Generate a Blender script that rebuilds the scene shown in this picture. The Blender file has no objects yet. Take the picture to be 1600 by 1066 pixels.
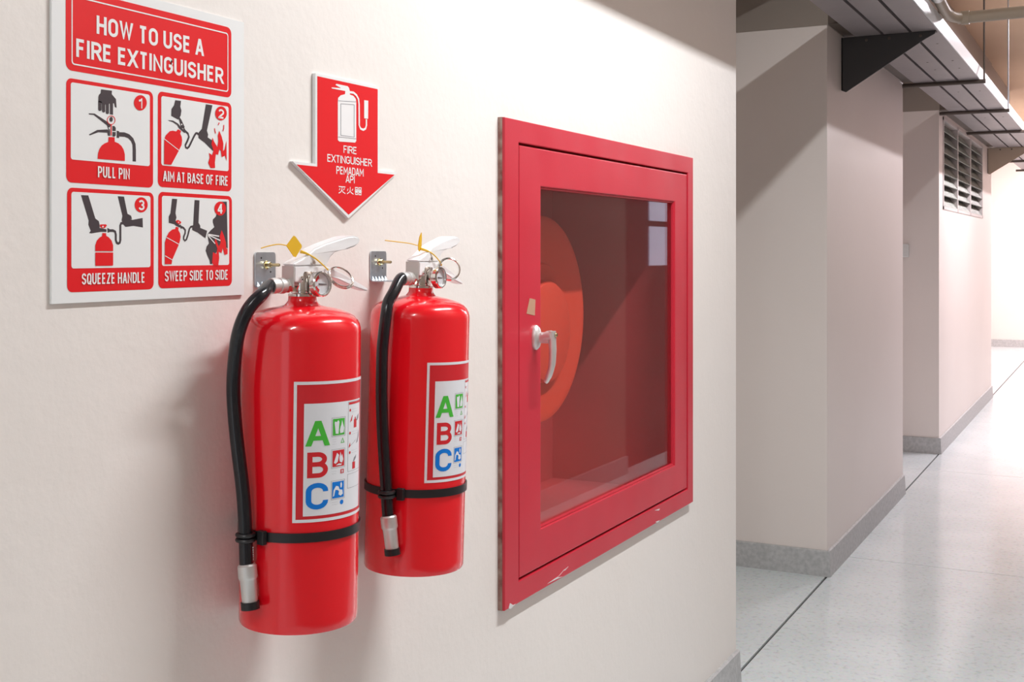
import bpy, bmesh, math, random
from mathutils import Vector, Matrix, geometry
random.seed(4)
PI = math.pi
sc = bpy.context.scene
COL = sc.collection

# ------------------------------------------------------------ camera
CAM_H = 1.2666
FPX = 1850.0
YAW = math.radians(27.3524)
SN, CS = math.sin(YAW), math.cos(YAW)
cam = bpy.data.cameras.new('camera')
cam.sensor_width = 36.0
cam.lens = FPX / 1600.0 * 36.0
cam.shift_y = -(533 - 393) / 1600.0
cam.clip_start = 0.05
camo = bpy.data.objects.new('camera', cam)
COL.objects.link(camo)
camo.location = (1.0, 0.0, CAM_H)
camo.rotation_euler = (PI / 2, 0, YAW)
sc.camera = camo

# ------------------------------------------------------------ view, world, lamps' light
sc.view_settings.view_transform = 'Standard'
sc.view_settings.look = 'None'
sc.view_settings.gamma = 1.0
sc.view_settings.exposure = 0.22
sc.view_settings.use_curve_mapping = False
wd = bpy.data.worlds.new('overcast_sky')
sc.world = wd
wd.use_nodes = True
bgn = wd.node_tree.nodes['Background']
bgn.inputs[0].default_value = (0.93, 0.95, 1.0, 1)
bgn.inputs[1].default_value = 0.9
LAMP_X, LAMP_Z = 1.0, 2.80
LAMPS = [(-1.5, 31, (0.95, 0.98, 1.0)), (2.15, 49, (0.95, 0.98, 1.0)), (5.75, 8, (1.0, 0.95, 1.0)), (8.6, 66, (1, 0.93, 1.0)),
         (12.2, 72, (1, 0.90, 0.95)), (15.6, 105, (1, 0.89, 0.93))]
for ly, e, c in LAMPS:
    L = bpy.data.lights.new('tube_light', 'AREA')
    L.shape = 'RECTANGLE'
    L.size = 0.05
    L.size_y = 1.2
    L.energy = e
    L.color = c
    lo = bpy.data.objects.new('tube_light', L)
    COL.objects.link(lo)
    lo.location = (LAMP_X, ly, LAMP_Z)

# ------------------------------------------------------------ materials
def mat(name, col, rough=0.5, metal=0.0, spec=0.5, coat=0.0, bump=None, var=None, emit=None):
    m = bpy.data.materials.new(name)
    m.use_nodes = True
    nt = m.node_tree
    b = nt.nodes['Principled BSDF']
    b.inputs['Base Color'].default_value = (*col, 1)
    b.inputs['Roughness'].default_value = rough
    b.inputs['Metallic'].default_value = metal
    b.inputs['Specular IOR Level'].default_value = spec
    b.inputs['Coat Weight'].default_value = coat
    b.inputs['Coat Roughness'].default_value = 0.04
    tc = nt.nodes.new('ShaderNodeTexCoord')
    if var:
        sca, amt, col2 = var
        n = nt.nodes.new('ShaderNodeTexNoise')
        n.inputs['Scale'].default_value = sca
        n.inputs['Detail'].default_value = 6
        nt.links.new(tc.outputs['Object'], n.inputs['Vector'])
        r = nt.nodes.new('ShaderNodeMapRange')
        r.inputs['From Min'].default_value = 0.35
        r.inputs['From Max'].default_value = 0.65
        r.inputs['To Max'].default_value = amt
        nt.links.new(n.outputs['Fac'], r.inputs['Value'])
        mx = nt.nodes.new('ShaderNodeMix')
        mx.data_type = 'RGBA'
        mx.inputs['A'].default_value = (*col, 1)
        mx.inputs['B'].default_value = (*col2, 1)
        nt.links.new(r.outputs['Result'], mx.inputs['Factor'])
        nt.links.new(mx.outputs['Result'], b.inputs['Base Color'])
    if bump:
        prev = None
        for sca, dist, det in bump:
            n = nt.nodes.new('ShaderNodeTexNoise')
            n.inputs['Scale'].default_value = sca
            n.inputs['Detail'].default_value = det
            nt.links.new(tc.outputs['Object'], n.inputs['Vector'])
            bp = nt.nodes.new('ShaderNodeBump')
            bp.inputs['Distance'].default_value = dist
            bp.inputs['Strength'].default_value = 1.0
            nt.links.new(n.outputs['Fac'], bp.inputs['Height'])
            if prev:
                nt.links.new(prev.outputs['Normal'], bp.inputs['Normal'])
            prev = bp
        nt.links.new(prev.outputs['Normal'], b.inputs['Normal'])
    if emit:
        b.inputs['Emission Color'].default_value = (*emit[0], 1)
        b.inputs['Emission Strength'].default_value = emit[1]
    return m

M = {}
M['wall'] = mat('cream_wall_paint', (0.85, 0.81, 0.775), 0.55, spec=0.3,
                bump=[(13, 0.0015, 2), (80, 0.0005, 3)], var=(1.5, 0.5, (0.835, 0.78, 0.73)))
M['wall_smooth'] = mat('pinkish_wall_paint', (0.80, 0.73, 0.69), 0.45, spec=0.35,
                       bump=[(40, 0.0004, 2)], var=(1.6, 0.5, (0.76, 0.69, 0.65)))
M['wall_right'] = mat('brown_beige_wall_paint', (0.30, 0.235, 0.20), 0.6, bump=[(60, 0.0010, 3)])
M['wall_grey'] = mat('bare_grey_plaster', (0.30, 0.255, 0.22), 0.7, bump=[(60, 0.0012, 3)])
M['ceiling'] = mat('tan_ceiling_paint', (0.74, 0.56, 0.40), 0.8, var=(1.2, 0.6, (0.68, 0.50, 0.34)))
M['skirt'] = mat('grey_terrazzo_skirting', (0.52, 0.52, 0.52), 0.5, bump=[(120, 0.0008, 4)],
                 var=(60, 0.8, (0.38, 0.385, 0.385)))
M['joint'] = mat('dark_floor_joint', (0.035, 0.035, 0.033), 0.8)
M['red'] = mat('glossy_red_enamel', (0.85, 0.006, 0.016), 0.20, spec=0.5, coat=0.6)
M['cabred'] = mat('crimson_cabinet_paint', (0.60, 0.022, 0.045), 0.36, spec=0.5,
                  bump=[(6, 0.003, 1), (250, 0.00007, 2)], var=(5, 0.5, (0.52, 0.018, 0.038)))
M['cabin'] = mat('dull_red_cabinet_inside', (0.72, 0.075, 0.085), 0.6, var=(4, 0.6, (0.56, 0.07, 0.07)))
M['reel'] = mat('orange_red_reel_paint', (0.92, 0.07, 0.035), 0.4)
M['black'] = mat('black_rubber', (0.012, 0.013, 0.017), 0.20, bump=[(300, 0.0001, 2)])
M['strap'] = mat('black_nylon', (0.012, 0.012, 0.014), 0.38)
M['chrome'] = mat('nickel_plated_brass', (0.78, 0.76, 0.73), 0.14, metal=1)
M['alu'] = mat('dull_cast_aluminium', (0.72, 0.71, 0.70), 0.42, metal=0.7, bump=[(200, 0.0001, 2)])
M['galv'] = mat('galvanised_steel', (0.60, 0.66, 0.72), 0.32, metal=0.85, var=(60, 0.8, (0.48, 0.54, 0.60)))
M['brass'] = mat('aged_brass', (0.55, 0.45, 0.26), 0.3, metal=1)
M['white'] = mat('white_plastic_coat', (0.92, 0.92, 0.93), 0.3)
M['greyend'] = mat('pale_grey_steel', (0.55, 0.54, 0.52), 0.4, metal=0.3)
M['yellow'] = mat('yellow_seal_plastic', (0.86, 0.52, 0.03), 0.4)
M['board'] = mat('white_sign_board', (0.85, 0.87, 0.87), 0.35)
M['pred'] = mat('red_print', (0.80, 0.010, 0.016), 0.35)
M['pdark'] = mat('charcoal_print', (0.060, 0.048, 0.055), 0.4)
M['pwhite'] = mat('white_print', (0.88, 0.88, 0.88), 0.35)
M['lab_white'] = mat('white_label_film', (0.80, 0.82, 0.86), 0.3)
M['green'] = mat('green_print', (0.07, 0.52, 0.05), 0.35)
M['blue'] = mat('blue_print', (0.0, 0.20, 0.72), 0.35)
M['lred'] = mat('label_red_print', (0.66, 0.02, 0.03), 0.35)
M['grey_print'] = mat('grey_print', (0.25, 0.25, 0.28), 0.4)
M['tray'] = mat('grey_painted_steel', (0.32, 0.285, 0.29), 0.42, spec=0.5, var=(8, 0.5, (0.27, 0.235, 0.24)))
M['traylip'] = mat('bright_zinc_lip', (0.66, 0.70, 0.73), 0.35, metal=0.1)
M['dark'] = mat('bracket_paint_and_gap_shade', (0.045, 0.043, 0.044), 0.5)
M['browndark'] = mat('dark_brown_bar_paint', (0.10, 0.075, 0.06), 0.5)
M['conduit'] = mat('tan_painted_conduit', (0.42, 0.34, 0.26), 0.45)
M['tube'] = mat('lit_fluorescent_tube', (0.9, 0.9, 0.9), 0.4, emit=((1, 0.97, 0.94), 4.0))
M['door'] = mat('dark_maroon_door_paint', (0.10, 0.03, 0.03), 0.5)
M['pane'] = mat('daylit_window_pane', (0.3, 0.3, 0.35), 0.3, emit=((0.72, 0.76, 1.0), 1.0))
M['shell'] = mat('switch_plastic', (0.75, 0.76, 0.74), 0.4)
M['tape'] = mat('tan_glue_patch', (0.50, 0.28, 0.18), 0.7)
M['chip'] = mat('bare_white_chip', (0.72, 0.70, 0.70), 0.6)
M['rust'] = mat('brown_rusty_edge', (0.20, 0.05, 0.04), 0.6, var=(40, 1.0, (0.42, 0.30, 0.25)))
M['slat'] = mat('frosted_louvre_glass', (0.26, 0.27, 0.24), 0.6, spec=0.25, var=(5, 0.7, (0.15, 0.19, 0.16)))
M['fframe'] = mat('pale_louvre_frame', (0.62, 0.57, 0.55), 0.5)
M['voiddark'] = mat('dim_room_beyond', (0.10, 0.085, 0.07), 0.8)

def terrazzo():
    m = mat('pale_terrazzo', (0.62, 0.66, 0.66), 0.16, spec=0.5)
    nt = m.node_tree
    b = nt.nodes['Principled BSDF']
    tc = nt.nodes.new('ShaderNodeTexCoord')
    v = nt.nodes.new('ShaderNodeTexVoronoi')
    v.inputs['Scale'].default_value = 130
    n = nt.nodes.new('ShaderNodeTexNoise')
    n.inputs['Scale'].default_value = 3.0
    n.inputs['Detail'].default_value = 8
    n2 = nt.nodes.new('ShaderNodeTexNoise')
    n2.inputs['Scale'].default_value = 55
    n2.inputs['Detail'].default_value = 5
    for q in (v, n, n2):
        nt.links.new(tc.outputs['Object'], q.inputs['Vector'])
    cr = nt.nodes.new('ShaderNodeValToRGB')
    cr.color_ramp.elements[0].position = 0.32
    cr.color_ramp.elements[0].color = (0.64, 0.70, 0.71, 1)
    cr.color_ramp.elements[1].position = 0.62
    cr.color_ramp.elements[1].color = (0.71, 0.77, 0.78, 1)
    nt.links.new(n.outputs['Fac'], cr.inputs['Fac'])
    cr2 = nt.nodes.new('ShaderNodeValToRGB')
    cr2.color_ramp.elements[0].position = 0.33
    cr2.color_ramp.elements[0].color = (0.70, 0.71, 0.71, 1)
    cr2.color_ramp.elements[1].position = 0.46
    cr2.color_ramp.elements[1].color = (1, 1, 1, 1)
    nt.links.new(n2.outputs['Fac'], cr2.inputs['Fac'])
    mx = nt.nodes.new('ShaderNodeMix')
    mx.data_type = 'RGBA'
    mx.blend_type = 'MULTIPLY'
    mx.inputs['Factor'].default_value = 0.55
    nt.links.new(cr.outputs['Color'], mx.inputs['A'])
    nt.links.new(cr2.outputs['Color'], mx.inputs['B'])
    mx2 = nt.nodes.new('ShaderNodeMix')
    mx2.data_type = 'RGBA'
    mx2.blend_type = 'OVERLAY'
    mx2.inputs['Factor'].default_value = 0.10
    nt.links.new(mx.outputs['Result'], mx2.inputs['A'])
    nt.links.new(v.outputs['Color'], mx2.inputs['B'])
    nt.links.new(mx2.outputs['Result'], b.inputs['Base Color'])
    return m
M['terrazzo'] = terrazzo()

def glass_mat(name, ior, tint, dust):
    m = bpy.data.materials.new(name)
    m.use_nodes = True
    nt = m.node_tree
    for q in list(nt.nodes):
        if q.type != 'OUTPUT_MATERIAL':
            nt.nodes.remove(q)
    out = nt.nodes['Material Output']
    fr = nt.nodes.new('ShaderNodeFresnel')
    ge = nt.nodes.new('ShaderNodeNewGeometry')
    io = nt.nodes.new('ShaderNodeMapRange')      # same reflectance from either side of the pane
    io.inputs['To Min'].default_value = ior
    io.inputs['To Max'].default_value = 1 / ior
    nt.links.new(ge.outputs['Backfacing'], io.inputs['Value'])
    nt.links.new(io.outputs['Result'], fr.inputs['IOR'])
    tr = nt.nodes.new('ShaderNodeBsdfTransparent')
    tr.inputs['Color'].default_value = (*tint, 1)
    gl = nt.nodes.new('ShaderNodeBsdfGlossy')
    gl.inputs['Roughness'].default_value = 0.02
    df = nt.nodes.new('ShaderNodeBsdfDiffuse')
    df.inputs['Color'].default_value = (0.7, 0.66, 0.6, 1)
    m1 = nt.nodes.new('ShaderNodeMixShader')
    m1.inputs[0].default_value = dust
    nt.links.new(tr.outputs[0], m1.inputs[1])
    nt.links.new(df.outputs[0], m1.inputs[2])
    m2 = nt.nodes.new('ShaderNodeMixShader')
    nt.links.new(fr.outputs[0], m2.inputs[0])
    nt.links.new(m1.outputs[0], m2.inputs[1])
    nt.links.new(gl.outputs[0], m2.inputs[2])
    nt.links.new(m2.outputs[0], out.inputs['Surface'])
    return m
M['glass'] = glass_mat('cabinet_glass', 1.5, (0.97, 0.98, 0.97), 0.006)
M['lens'] = glass_mat('gauge_glass', 1.5, (0.97, 0.97, 0.97), 0.0)

# ------------------------------------------------------------ helpers
def obj(name, bm, m, parent=None, smooth=False, loc=None):
    me = bpy.data.meshes.new(name)
    if loc is not None:
        bmesh.ops.translate(bm, verts=bm.verts, vec=-Vector(loc))
    bm.normal_update()
    bm.to_mesh(me)
    bm.free()
    ms = m if isinstance(m, (list, tuple)) else [m]
    for q in ms:
        me.materials.append(M[q])
    if smooth:
        for p in me.polygons:
            p.use_smooth = True
        try:
            me.set_sharp_from_angle(angle=math.radians(35))
        except Exception:
            pass
    o = bpy.data.objects.new(name, me)
    COL.objects.link(o)
    if loc is not None:
        o.location = loc
    if parent:
        o.parent = parent
    return o

def thing(name, label, cat, loc=(0, 0, 0), group=None, rot=None):
    o = bpy.data.objects.new(name, None)
    o.empty_display_size = 0.05
    COL.objects.link(o)
    o.location = loc
    if rot is not None:
        o.rotation_euler = rot
    tag(o, label, cat, group)
    return o

_SMALL = ('small_print', 'dark_pictogram', 'red_pictogram', 'symbol_lines', 'extinguisher_symbol', 'hazard_picture', 'red_print',
          'caption_lettering', 'title_lettering', 'lettering', 'paint_chips', 'bent_teeth', 'screw_hole', 'tray_rivets', 'dial_marks')

def tag(o, label=None, cat=None, group=None, kind=None):
    if label: o['label'] = label
    if cat: o['category'] = cat
    if group: o['group'] = group
    if kind: o['kind'] = kind
    return o

def box(bm, x0, x1, y0, y1, z0, z1, bev=0.0):
    vs = [bm.verts.new((x, y, z)) for x in (x0, x1) for y in (y0, y1) for z in (z0, z1)]
    fs = [(0, 1, 3, 2), (4, 6, 7, 5), (0, 4, 5, 1), (2, 3, 7, 6), (0, 2, 6, 4), (1, 5, 7, 3)]
    ff = [bm.faces.new([vs[i] for i in f]) for f in fs]
    if bev > 0:
        es = list({e for f in ff for e in f.edges})
        bmesh.ops.bevel(bm, geom=es, offset=bev, segments=2, affect='EDGES', profile=0.5)
    return bm

def B(*a, **k):
    return box(bmesh.new(), *a, **k)

def rel(name, bm, m, parent, smooth=False):
    """mesh given in world coordinates, stored relative to its (untilted) parent"""
    bmesh.ops.translate(bm, verts=bm.verts, vec=-Vector(parent.location))
    return obj(name, bm, m, parent, smooth)

def tube(bm, pts, r, seg=12, closed=False, caps=True):
    pts = [Vector(p) for p in pts]
    n = len(pts)
    rs = r if isinstance(r, (list, tuple)) else [r] * n
    rings = []
    ref = None
    for i, p in enumerate(pts):
        if closed:
            t = pts[(i + 1) % n] - pts[i - 1]
        else:
            t = pts[min(i + 1, n - 1)] - pts[max(i - 1, 0)]
        t.normalize()
        if ref is None:
            ref = Vector((0, 0, 1)) if abs(t.z) < 0.9 else Vector((1, 0, 0))
        a = (ref - t * ref.dot(t)).normalized()
        ref = a
        b = t.cross(a)
        rings.append([bm.verts.new(p + (a * math.cos(2 * PI * k / seg) + b * math.sin(2 * PI * k / seg)) * rs[i]) for k in range(seg)])
    m = n if closed else n - 1
    for i in range(m):
        A, Bq = rings[i], rings[(i + 1) % n]
        for k in range(seg):
            bm.faces.new((A[k], A[(k + 1) % seg], Bq[(k + 1) % seg], Bq[k]))
    if caps and not closed:
        bm.faces.new(rings[0][::-1])
        bm.faces.new(rings[-1])
    return bm

def smoothpath(pts, sub=6):
    pts = [Vector(p) for p in pts]
    out = []
    P = [pts[0] * 2 - pts[1]] + pts + [pts[-1] * 2 - pts[-2]]
    for i in range(1, len(P) - 2):
        for s in range(sub):
            t = s / sub
            a, b, c, d = P[i - 1], P[i], P[i + 1], P[i + 2]
            out.append(0.5 * ((2 * b) + (c - a) * t + (2 * a - 5 * b + 4 * c - d) * t * t + (3 * b - a - 3 * c + d) * t ** 3))
    out.append(pts[-1])
    return out

def lathe(bm, prof, seg=48, mtx=None):
    """prof: list of (r, z); axis z"""
    rings = []
    for r, z in prof:
        if r < 1e-6:
            rings.append([bm.verts.new((0, 0, z))])
        else:
            rings.append([bm.verts.new((r * math.cos(2 * PI * k / seg), r * math.sin(2 * PI * k / seg), z)) for k in range(seg)])
    for A, Bq in zip(rings, rings[1:]):
        for k in range(seg):
            k2 = (k + 1) % seg
            if len(A) == 1 and len(Bq) == 1:
                continue
            if len(A) == 1:
                bm.faces.new((A[0], Bq[k2], Bq[k]))
            elif len(Bq) == 1:
                bm.faces.new((A[k], A[k2], Bq[0]))
            else:
                bm.faces.new((A[k], A[k2], Bq[k2], Bq[k]))
    if mtx is not None:
        vs = [v for ring in rings for v in ring]
        bmesh.ops.transform(bm, matrix=mtx, verts=vs)
    return bm

def axis_mtx(origin, direction):
    d = Vector(direction).normalized()
    q = Vector((0, 0, 1)).rotation_difference(d)
    return Matrix.Translation(Vector(origin)) @ q.to_matrix().to_4x4()

def prism(bm, poly, f0, f1):
    """poly: 2D points; f0,f1 map a 2D point to 3D on the two faces"""
    a = [bm.verts.new(f0(p)) for p in poly]
    b = [bm.verts.new(f1(p)) for p in poly]
    n = len(poly)
    tris = geometry.tessellate_polygon([[Vector((p[0], p[1], 0)) for p in poly]])
    for t in tris:
        for vs, o in ((a, 1), (b, -1)):
            try:
                bm.faces.new([vs[i] for i in t[::o]])
            except ValueError:
                pass
    for i in range(n):
        j = (i + 1) % n
        bm.faces.new((a[i], a[j], b[j], b[i]))
    bmesh.ops.recalc_face_normals(bm, faces=bm.faces)
    return bm

_lv = [0]
def level():
    # printed shapes that overlap lie a few hundredths of a millimetre apart
    _lv[0] = (_lv[0] + 1) % 7
    return _lv[0] * 1.5e-5

def flat_poly(bm, poly):
    lv = level()
    vs = [bm.verts.new((p[0], p[1], lv)) for p in poly]
    for t in geometry.tessellate_polygon([[Vector((p[0], p[1], 0)) for p in poly]]):
        try:
            bm.faces.new([vs[i] for i in t])
        except ValueError:
            pass

def rrect(x0, x1, y0, y1, r, n=5):
    out = []
    for cx, cy, a0 in ((x1 - r, y1 - r, 0), (x0 + r, y1 - r, 90), (x0 + r, y0 + r, 180), (x1 - r, y0 + r, 270)):
        for k in range(n + 1):
            a = math.radians(a0 + 90 * k / n)
            out.append((cx + r * math.cos(a), cy + r * math.sin(a)))
    return out

def ring_poly(bm, outer, inner):
    """two loops with equal counts"""
    a = [bm.verts.new((*p, 0)) for p in outer]
    b = [bm.verts.new((*p, 0)) for p in inner]
    n = len(a)
    for i in range(n):
        j = (i + 1) % n
        bm.faces.new((a[i], a[j], b[j], b[i]))

def ellipse(cx, cy, rx, ry, n=28):
    return [(cx + rx * math.cos(2 * PI * k / n), cy + ry * math.sin(2 * PI * k / n)) for k in range(n)]

def stroke(bm, pts, w):
    """flat thick polyline"""
    pts = [Vector((p[0], p[1])) for p in pts]
    n = len(pts)
    L, R = [], []
    lv = level()
    for i, p in enumerate(pts):
        t = (pts[min(i + 1, n - 1)] - pts[max(i - 1, 0)]).normalized()
        nn = Vector((-t.y, t.x)) * w / 2
        L.append(bm.verts.new((*(p + nn), lv)))
        R.append(bm.verts.new((*(p - nn), lv)))
    for i in range(n - 1):
        bm.faces.new((L[i], L[i + 1], R[i + 1], R[i]))

def arc(cx, cy, rx, ry, a0, a1, n=6):
    return [(cx + rx * math.cos(math.radians(a0 + (a1 - a0) * k / n)), cy + ry * math.sin(math.radians(a0 + (a1 - a0) * k / n))) for k in range(n + 1)]
# sans lettering as centre lines in a box w wide, 1 high (0..1 both ways, corners rounded)
_r = 0.30
def _bowl(x0, x1, y0, y1, ry=.22):
    return [(x0, y1)] + arc(x1 - .45, y1 - ry, .45, ry, 90, 0) + arc(x1 - .45, y0 + ry, .45, ry, 0, -90) + [(x0, y0)]
GL = {
 'A': (1.0, [[(0, 0), (.44, 1.0)], [(.56, 1.0), (1, 0)], [(.2, .27), (.8, .27)]]),
 'B': (.98, [[(0, 0), (0, 1)], _bowl(0, .93, .53, 1, .235), _bowl(0, 1, 0, .53, .265)]),
 'C': (1.0, [[(1, .70)] + arc(.5, .72, .5, .28, 0, 180, 10) + arc(.5, .28, .5, .28, 180, 360, 10) + [(1, .30)]]),
 'D': (1.0, [[(0, 0), (0, 1)], _bowl(0, 1, 0, 1, .30)]),
 'E': (.82, [[(1, 1), (0, 1), (0, 0), (1, 0)], [(0, .52), (.9, .52)]]),
 'F': (.80, [[(1, 1), (0, 1), (0, 0)], [(0, .50), (.88, .50)]]),
 'G': (1.0, [[(1, .74)] + arc(.5, .72, .5, .28, 0, 180, 10) + arc(.5, .28, .5, .28, 180, 360, 10) + [(1, .50)], [(1.0, .48), (.55, .48)]]),
 'H': (1.0, [[(0, 0), (0, 1)], [(1, 0), (1, 1)], [(0, .5), (1, .5)]]),
 'I': (.0, [[(0, 0), (0, 1)]]),
 'L': (.76, [[(0, 1), (0, 0), (1, 0)]]),
 'M': (1.3, [[(0, 0), (0, 1), (.5, .30), (1, 1), (1, 0)]]),
 'N': (1.02, [[(0, 0), (0, 1), (1, 0), (1, 1)]]),
 'O': (1.0, [arc(.5, .72, .5, .28, 0, 180, 10) + arc(.5, .28, .5, .28, 180, 360, 10) + [(1, .72)]]),
 'Q': (1.0, [arc(.5, .72, .5, .28, 0, 180, 10) + arc(.5, .28, .5, .28, 180, 360, 10) + [(1, .72)], [(.62, .26), (1.08, -.10)]]),
 'P': (.95, [[(0, 0), (0, 1)], _bowl(0, 1, .45, 1, .27)]),
 'R': (.98, [[(0, 0), (0, 1)], _bowl(0, 1, .47, 1, .26), [(.52, .47), (1.02, 0)]]),
 'S': (.95, [arc(.5, .74, .5, .26, 8, 180, 9) + [(0.02, .66), (.14, .58), (.5, .51), (.86, .43), (.98, .34)] + arc(.5, .26, .5, .26, 0, -172, 9)]),
 'T': (.92, [[(0, 1), (1, 1)], [(.5, 1), (.5, 0)]]),
 'U': (1.0, [[(0, 1)] + arc(.5, .28, .5, .28, 180, 360, 10) + [(1, 1)]]),
 'W': (1.55, [[(0, 1), (.25, 0), (.5, 1), (.75, 0), (1, 1)]]),
 'X': (1.0, [[(0, 0), (1, 1)], [(0, 1), (1, 0)]]),
 'Z': (.90, [[(0, 1), (1, 1), (0, 0), (1, 0)]]),
 'n': (.7, [[(0, 0), (0, 1), (1, 1), (1, 0)]]),
 '1': (.42, [[(0, .78), (.55, .82), (1, 1), (1, 0)]]),
 '2': (.95, [arc(.5, .72, .5, .28, 165, 0, 8) + [(.95, .58), (.05, .06), (0, 0), (1.02, 0)]]),
 '3': (.95, [arc(.5, .75, .46, .25, 160, -90, 9), arc(.5, .26, .5, .26, 90, -165, 10)]),
 '4': (1.05, [[(.74, 0), (.74, 1)], [(.70, 1), (.04, .24)], [(-.04, .24), (1.04, .24)]]),
}
def solid_stroke(bm, pts, tx, ty):
    """mitred flat stroke; tx, ty: stroke weight measured across and upwards"""
    P = [Vector((p[0] / tx, p[1] / ty)) for p in pts]
    P = [p for k, p in enumerate(P) if k == 0 or (p - P[k - 1]).length > 1e-4]
    n = len(P)
    if n < 2:
        return
    closed = (P[0] - P[-1]).length < 1e-3
    if closed:
        P = P[:-1]
        n -= 1
    L, Rr = [], []
    lv = level()
    for i in range(n):
        a = P[i] - P[i - 1] if (i > 0 or closed) else P[1] - P[0]
        b = P[(i + 1) % n] - P[i] if (i < n - 1 or closed) else a
        a, b = a.normalized(), b.normalized()
        t = (a + b)
        t = t.normalized() if t.length > 1e-3 else Vector((-a.y, a.x))
        nn = Vector((-t.y, t.x))
        c = max(.42, abs(nn.dot(Vector((-a.y, a.x)))))
        q = nn * (.5 / c)
        L.append(bm.verts.new(((P[i].x + q.x) * tx, (P[i].y + q.y) * ty, lv)))
        Rr.append(bm.verts.new(((P[i].x - q.x) * tx, (P[i].y - q.y) * ty, lv)))
    for i in range(n if closed else n - 1):
        j = (i + 1) % n
        bm.faces.new((L[i], L[j], Rr[j], Rr[i]))

def text_into(bm, s, x0, x1, zb, zt, bold=0.17, gap=None):
    """letter s so that it spans x0..x1 and its capitals zb..zt; bold: stroke weight / cap height.
    Every letter keeps a level of its own, a few micrometres apart, so strokes never coincide."""
    H = zt - zb
    SPC, GAPW = .78, .62
    # widths in units u (letter width scale); stroke adds tx per letter
    tot_u = 0
    for k, ch in enumerate(s):
        tot_u += .38 if ch == ' ' else GL[ch][0]
    nl = sum(1 if ch != ' ' else 1.35 for ch in s)
    tot_u -= .04 * s.count(' ')
    # weight across chosen so that letters fill the line
    gaps = sum(1 for a, b in zip(s, s[1:]) if a != ' ' and b != ' ')
    W = x1 - x0
    tx = bold * H * min(1.0, 2.05 * W / H / max(1, len(s)) / .62) if len(s) > 1 else bold * H * W / (.8 * H)
    gp = tx * .58 if gap is None else gap * tx
    u = (W - nl * tx - gaps * gp) / max(tot_u, .42 if s == '1' else .01)
    ty = bold * H * .92
    x = x0
    for k, ch in enumerate(s):
        if ch == ' ':
            x += .34 * u + 1.35 * tx
            continue
        w, lines = GL[ch]
        lb_ = bmesh.new()
        for ln in lines:
            y_ = lambda v: zb + ty / 2 + v * (H - ty)
            # ends of verticals reach the full cap height
            pts = [(x + tx / 2 + p[0] * w * u, y_(p[1])) for p in ln]
            def ext(p, q):
                d = Vector((p[0] - q[0], p[1] - q[1]))
                if abs(d.x) / tx < abs(d.y) / ty * .9 and d.length > 0 and (abs(p[1] - (zb + ty / 2)) < 1e-7 or abs(p[1] - (zt - ty / 2)) < 1e-7):
                    f_ = (ty * 1.1) / abs(d.y)
                    return (p[0] + d.x * f_, p[1] + d.y * f_)
                return p
            if len(pts) == 2 or ch in 'ALFTHNMWXUEPRBD1Z4n':
                pts = [ext(pts[0], pts[1])] + pts[1:-1] + [ext(pts[-1], pts[-2])]
            solid_stroke(lb_, pts, tx, ty)
        for zc, no in ((zb - (.13 * H if ch == 'Q' else 0), -1), (zt, 1)):
            bmesh.ops.bisect_plane(lb_, geom=lb_.verts[:] + lb_.edges[:] + lb_.faces[:], plane_co=(0, zc, 0), plane_no=(0, no, 0), clear_outer=True)
        mp_ = {v: bm.verts.new(v.co) for v in lb_.verts}
        for fc in lb_.faces:
            bm.faces.new([mp_[v] for v in fc.verts])
        lb_.free()
        x += w * u + tx + (gp if k + 1 < len(s) and s[k + 1] != ' ' else 0)

HAN = [  # three characters as brush lines on unit squares
 [[(.05, .92), (.95, .92)], [(.22, .70), (.13, .42)], [(.84, .72), (.70, .48)], [(.50, .84), (.48, .50), (.36, .22), (.04, .0)], [(.49, .45), (.62, .20), (.97, .0)]],
 [[(.20, .72), (.10, .40)], [(.88, .74), (.72, .48)], [(.50, .98), (.48, .52), (.36, .22), (.04, .0)], [(.49, .48), (.62, .20), (.97, .0)]],
 [[(.08, .98), (.42, .98), (.42, .68), (.08, .68), (.08, .98)], [(.58, .98), (.92, .98), (.92, .68), (.58, .68), (.58, .98)],
  [(.0, .50), (1.0, .50)], [(.50, .66), (.42, .46), (.04, .33)], [(.52, .47), (.96, .33)], [(.74, .64), (.84, .58)],
  [(.10, .30), (.42, .30), (.42, .0), (.10, .0), (.10, .30)], [(.58, .30), (.90, .30), (.90, .0), (.58, .0), (.58, .30)]],
]
def han_into(bm, x0, x1, zb, zt, w):
    cw = (x1 - x0) / 3
    for k, ch in enumerate(HAN):
        for ln in ch:
            solid_stroke(bm, [(x0 + cw * (k + .06 + .88 * p[0]), zb + (zt - zb) * p[1]) for p in ln], w, w)

def to_wall(bm, x):
    """flat drawing (Y, z) onto the plane x = const of the left wall"""
    for v in bm.verts:
        v.co = Vector((x + v.co.z, v.co.x, v.co.y))
    bm.normal_update()
    for f in bm.faces:
        if f.normal.x < 0:
            f.normal_flip()
    return bm

def wp(px, py, x=0.0):
    """where a point measured on the photograph lies on the wall plane: (Y, z)"""
    t, u = (px - 800) / FPX, (393 - py) / FPX
    dx, dy = -SN + t * CS, CS + t * SN
    k = (x - 1) / dx
    return (k * dy, CAM_H + k * u)

# ------------------------------------------------------------ setting
W_END = 3.346
P1, P1E, P2, P2E, FAR = 4.665, 6.44, 7.80, 11.07, 16.95
PX = -0.03
CH = 2.90
def struct(name, bm, m, parent=None, smooth=False):
    o = obj(name, bm, m, parent, smooth)
    if parent is None:
        o['kind'] = 'structure'
    return o
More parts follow.
